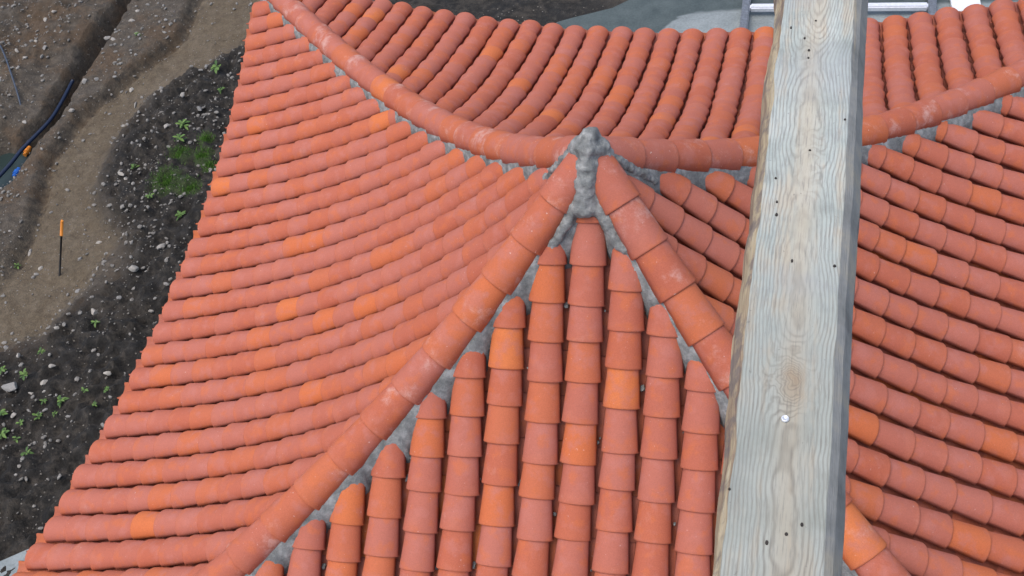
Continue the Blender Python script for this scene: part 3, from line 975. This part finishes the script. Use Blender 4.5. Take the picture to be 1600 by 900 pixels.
# ------------------------------------------------------------------ pipe, hose and stake on the site
zpipe = [(x, y, max(gz(x, y), -0.16) + 0.035) for x, y in PIPE]
V, Fc = tube(spline(zpipe, 6), 0.024, 8)
tag(obj('water_pipe', mesh_from('water_pipe', V, Fc), M_blackpipe), 'dark blue plastic pipe running along the dug trench', 'pipe')
V, Fc = tube(spline([(x, y, gz(x, y) + 0.035 + 0.05 * math.sin(i)) for i, (x, y) in enumerate(HOSE)], 8), 0.012, 6)
tag(obj('hose', mesh_from('hose', V, Fc), M_hose), 'thin grey hose curving over the soil bank down to the puddle', 'hose')
def coupling(name, x, y, z, mat, label, cat):
    V, Fc = [], []
    pts = [(x, y - 0.07, z), (x, y - 0.03, z), (x, y - 0.028, z), (x, y + 0.028, z), (x, y + 0.03, z), (x, y + 0.07, z)]
    V, Fc = tube(pts, [0.026, 0.026, 0.038, 0.038, 0.026, 0.026], 10)
    tag(obj(name, mesh_from(name, V, Fc, False), mat), label, cat)
coupling('hose_coupling', -8.37, 4.45, gz(-8.37, 4.45) + 0.05, M_orange, 'small orange coupling at the end of the thin hose', 'coupling')
coupling('pipe_cap', -8.30, 4.06, gz(-8.30, 4.06) + 0.05, M_blue, 'bright blue cap beside the pipe at the puddle', 'cap')
st = link(bpy.data.objects.new('marker_stake', None))
a, b = Vector(STAKE[0]), Vector(STAKE[1])
a.z = gz(a.x, a.y) - 0.03
st.location = a
tag(st, 'thin black stake with an orange top leaning over the gravel', 'stake')
d_ = b - a
V, Fc = tube([Vector((0, 0, 0)), d_ * 0.4, d_ * 0.76], [0.012, 0.011, 0.011], 8)
obj('rod', mesh_from('rod', V, Fc), M_black, st)
V, Fc = tube([d_ * 0.75, d_ * 0.97, d_ * 1.0, d_ + Vector((0.02, -0.01, 0.0))], [0.017, 0.017, 0.015, 0.006], 8)
obj('orange_tip', mesh_from('orange_tip', V, Fc), M_orange, st)

# ------------------------------------------------------------------ stones
def rock(r, seed, flat=0.6, sub=2):
    rr = random.Random(seed)
    bm = bmesh.new()
    bmesh.ops.create_icosphere(bm, subdivisions=sub, radius=1.0)
    # facet: clip by random planes for an angular, broken look
    for _ in range(10):
        n = Vector((rr.uniform(-1, 1), rr.uniform(-1, 1), rr.uniform(-0.6, 1))).normalized()
        lim = rr.uniform(0.42, 0.85)
        for v in bm.verts:
            dd = v.co.dot(n) - lim
            if dd > 0: v.co -= n * dd
    sx, sy = rr.uniform(0.85, 1.2), rr.uniform(0.62, 0.95)
    for v in bm.verts:
        v.co = Vector((v.co.x * sx * r, v.co.y * sy * r, v.co.z * flat * r))
    me = bpy.data.meshes.new('stone'); bm.to_mesh(me); bm.free()
    me.materials.append(M_stone)
    return me
SHAPES = [rock(1.0, s) for s in range(9)]
SPECIAL = {0: 'largest flat pale stone among the weeds at the left edge', 11: 'rounded grey stone close to the left eave below the grass',
           12: 'flat pale stone between the stake and the roof eave', 18: 'big blurred grey stone half sunk in dark soil near the eave',
           35: 'pale angular stone on the bank beside the trench', 37: 'small white stone alone on the sandy track',
           38: 'long narrow pale stone alone on the sandy track', 5: 'pale grey stone just left of the tile ends on dark soil',
           46: 'pale stone in the dark soil above the grass tuft', 25: 'pale stone on the soil bank beside the thin hose'}
for i, (x, y, r) in enumerate(STONES):
    o = link(bpy.data.objects.new('stone', SHAPES[i % len(SHAPES)]))
    o.location = (x, y, gz(x, y) + r * 0.02)
    fl = 0.45 if i == 0 else random.uniform(0.8, 1.1)
    o.scale = (r * 1.05, r * random.uniform(0.7, 1.0) * (0.55 if i == 38 else 1), r * fl)
    o.rotation_euler = (random.uniform(-.2, .2), random.uniform(-.2, .2), random.uniform(0, 6.28) if i != 38 else math.radians(115))
    if i in SPECIAL: tag(o, SPECIAL[i], 'stone', 'stones on the ground')
    elif y > 4.4 and x < -6.95: tag(o, 'small pale stone scattered on the muddy bank by the trench', 'stone', 'stones on the muddy bank')
    elif y < 1.75: tag(o, 'small pale stone scattered among the weeds at lower left', 'stone', 'stones among the weeds')
    else: tag(o, 'small pale stone scattered on the soil left of the roof', 'stone', 'stones on the soil')
# gravel too small to count
rg = random.Random(11)
gvv, gff = [], []
tet = [Vector((1, 0, -.4)), Vector((-.5, .87, -.4)), Vector((-.5, -.87, -.4)), Vector((0.1, 0.05, .7)), Vector((-.3, .4, .5))]
bmx = bmesh.new()
bmesh.ops.create_icosphere(bmx, subdivisions=1, radius=1.0)
ico_v = [v.co.copy() for v in bmx.verts]; ico_f = [tuple(v.index for v in f.verts) for f in bmx.faces]; bmx.free()
cnt = 0
while cnt < 4600:
    x, y = rg.uniform(-10.5, -5.0), rg.uniform(-0.5, 8.2)
    dens = 0.35 + 0.9 * max(0, noise.noise(Vector((x * 0.9, y * 0.9, 4)))) + 0.4 * noise.noise(Vector((x * 3, y * 3, 9)))
    i = int(np.clip(np.searchsorted(GX, x), 0, nx - 1)); j = int(np.clip(np.searchsorted(GY, y), 0, ny - 1))
    if W_track[j, i] > 0.6: dens *= 0.35
    if y < 1.3: dens *= 0.45
    if d_tr[j, i] < 0.22: continue
    if rg.random() > dens: continue
    r = 0.006 + 0.024 * rg.random() ** 3
    q = Matrix.Rotation(rg.uniform(0, 6.28), 3, 'Z') @ Matrix.Rotation(rg.uniform(-.6, .6), 3, 'X')
    b0 = len(gvv); sc = Vector((rg.uniform(0.8, 1.5), rg.uniform(0.6, 1.0), rg.uniform(0.45, 0.8))) * r
    z = gz(x, y) + r * 0.1
    for v in ico_v:
        p = q @ Vector((v.x * sc.x, v.y * sc.y, v.z * sc.z)) * rg.uniform(0.8, 1.1)
        gvv.append((p.x + x, p.y + y, p.z + z))
    gff.extend(tuple(b0 + a_ for a_ in f) for f in ico_f)
    cnt += 1
gr = obj('gravel', mesh_from('gravel', gvv, gff, False), M_gravel, None, 'stuff')
tag(gr, 'small loose gravel scattered over the muddy building site', 'gravel')

# ------------------------------------------------------------------ weeds and grass
def leaf(V, Fc, base, d, L, Wd, droop):
    side = d.cross(Vector((0, 0, 1))).normalized()
    b0 = len(V)
    prof = [(0.0, 0.12), (0.3, 0.7), (0.6, 1.0), (0.85, 0.6), (1.0, 0.0)]
    for t, wv in prof:
        c_ = base + d * L * t + Vector((0, 0, -droop * L * t * t))
        up = Vector((0, 0, 0.12 * Wd * wv))
        V.append(c_ - side * Wd * 0.5 * wv + up); V.append(c_.copy()); V.append(c_ + side * Wd * 0.5 * wv + up)
    for q in range(4):
        a_ = b0 + q * 3
        Fc.append((a_, a_ + 1, a_ + 4, a_ + 3)); Fc.append((a_ + 1, a_ + 2, a_ + 5, a_ + 4))
WL = {0: 'broad bright green weed nearest the upper tile ends on dark soil', 2: 'tall green weed just above the grass tuft by the eave',
      6: 'dusty green weed close to the tile ends below the grass', 7: 'small weed alone beside the left picture edge near the stake',
      8: 'bright green weed in dark soil beside the big sunken stone', 11: 'bright star-shaped weed alone on black soil',
      24: 'tiny weed on the pebbled bank between trench and track', 4: 'low green weed at the edge of the sandy track'}
for i, (x, y, r) in enumerate(WEEDS):
    rw = random.Random(100 + i)
    V, Fc = [], []
    nl = rw.randint(8, 15)
    z = gz(x, y)
    for q in range(nl):
        a_ = q * 2.399 + rw.uniform(-.3, .3)
        el = rw.uniform(0.15, 1.0)
        d_ = Vector((math.cos(a_) * math.cos(el), math.sin(a_) * math.cos(el), math.sin(el)))
        L = r * rw.uniform(0.6, 1.15)
        base = Vector((0, 0, 0.0)) + Vector((rw.uniform(-.1, .1) * r, rw.uniform(-.1, .1) * r, rw.uniform(0, 0.5) * r))
        leaf(V, Fc, base, d_, L, L * rw.uniform(0.26, 0.42), rw.uniform(0.2, 0.6))
    o = obj('weed', mesh_from('weed', V, Fc), M_leaf)
    o.location = (x, y, z - 0.004)
    if i in WL: tag(o, WL[i], 'weed', 'weeds on the soil')
    elif y < 1.5: tag(o, 'leafy green weed in the dark patch at lower left', 'weed', 'weeds at lower left')
    else: tag(o, 'leafy green weed in dark soil left of the roof', 'weed', 'weeds left of the roof')
V, Fc = [], []
rw = random.Random(3)
for (x, y, r) in GRASS:
    for q in range(int(2600 * r)):
        a_, rr = rw.uniform(0, 6.28), r * abs(rw.gauss(0, 0.55))
        px, py = x + rr * math.cos(a_), y + rr * math.sin(a_)
        h = rw.uniform(0.02, 0.06)
        ln = Vector((rw.uniform(-.6, .6), rw.uniform(-.6, .6), 1)).normalized() * h
        sd = Vector((math.cos(q), math.sin(q), 0)) * 0.003
        b0 = len(V); p = Vector((px, py, gz(px, py) - 0.006))
        V += [p - sd, p + sd, p + ln * 0.6 + sd * 0.7 + Vector((0, 0, 0)), p + ln + Vector((ln.x, ln.y, 0)) * 0.4]
        Fc.append((b0, b0 + 1, b0 + 2)); Fc.append((b0, b0 + 2, b0 + 3))
gs = obj('grass', mesh_from('grass', V, Fc, False), M_grass, None, 'stuff')
tag(gs, 'short bright green grass tufts on dark soil beside the left eave', 'grass')

# ------------------------------------------------------------------ labels that tell look-alike stones and weeds apart by their order down the picture
ORD = ['topmost', 'second from the top', 'third from the top', 'fourth from the top', 'fifth from the top', 'sixth from the top', 'seventh from the top',
       'eighth from the top', 'ninth from the top', 'tenth from the top', 'eleventh from the top', 'twelfth from the top', 'thirteenth from the top',
       'fourteenth from the top', 'fifteenth from the top', 'sixteenth from the top', 'seventeenth from the top', 'eighteenth from the top', 'nineteenth from the top', 'twentieth from the top']
PHRASE = {'stones on the muddy bank': 'small pale stones on the muddy bank by the trench', 'stones among the weeds': 'small pale stones among the weeds',
          'stones on the soil': 'small pale stones on the soil left of the roof', 'weeds at lower left': 'leafy weeds in the dark lower left patch',
          'weeds left of the roof': 'leafy weeds in dark soil beside the roof'}
for grp, words_ in PHRASE.items():
    mem = [o for o in col.objects if o.get('group') == grp]
    mem.sort(key=lambda o: cam_px(Vector(o.location))[1])
    for o, w_ in zip(mem, ORD):
        o['label'] = w_ + ' of the ' + words_
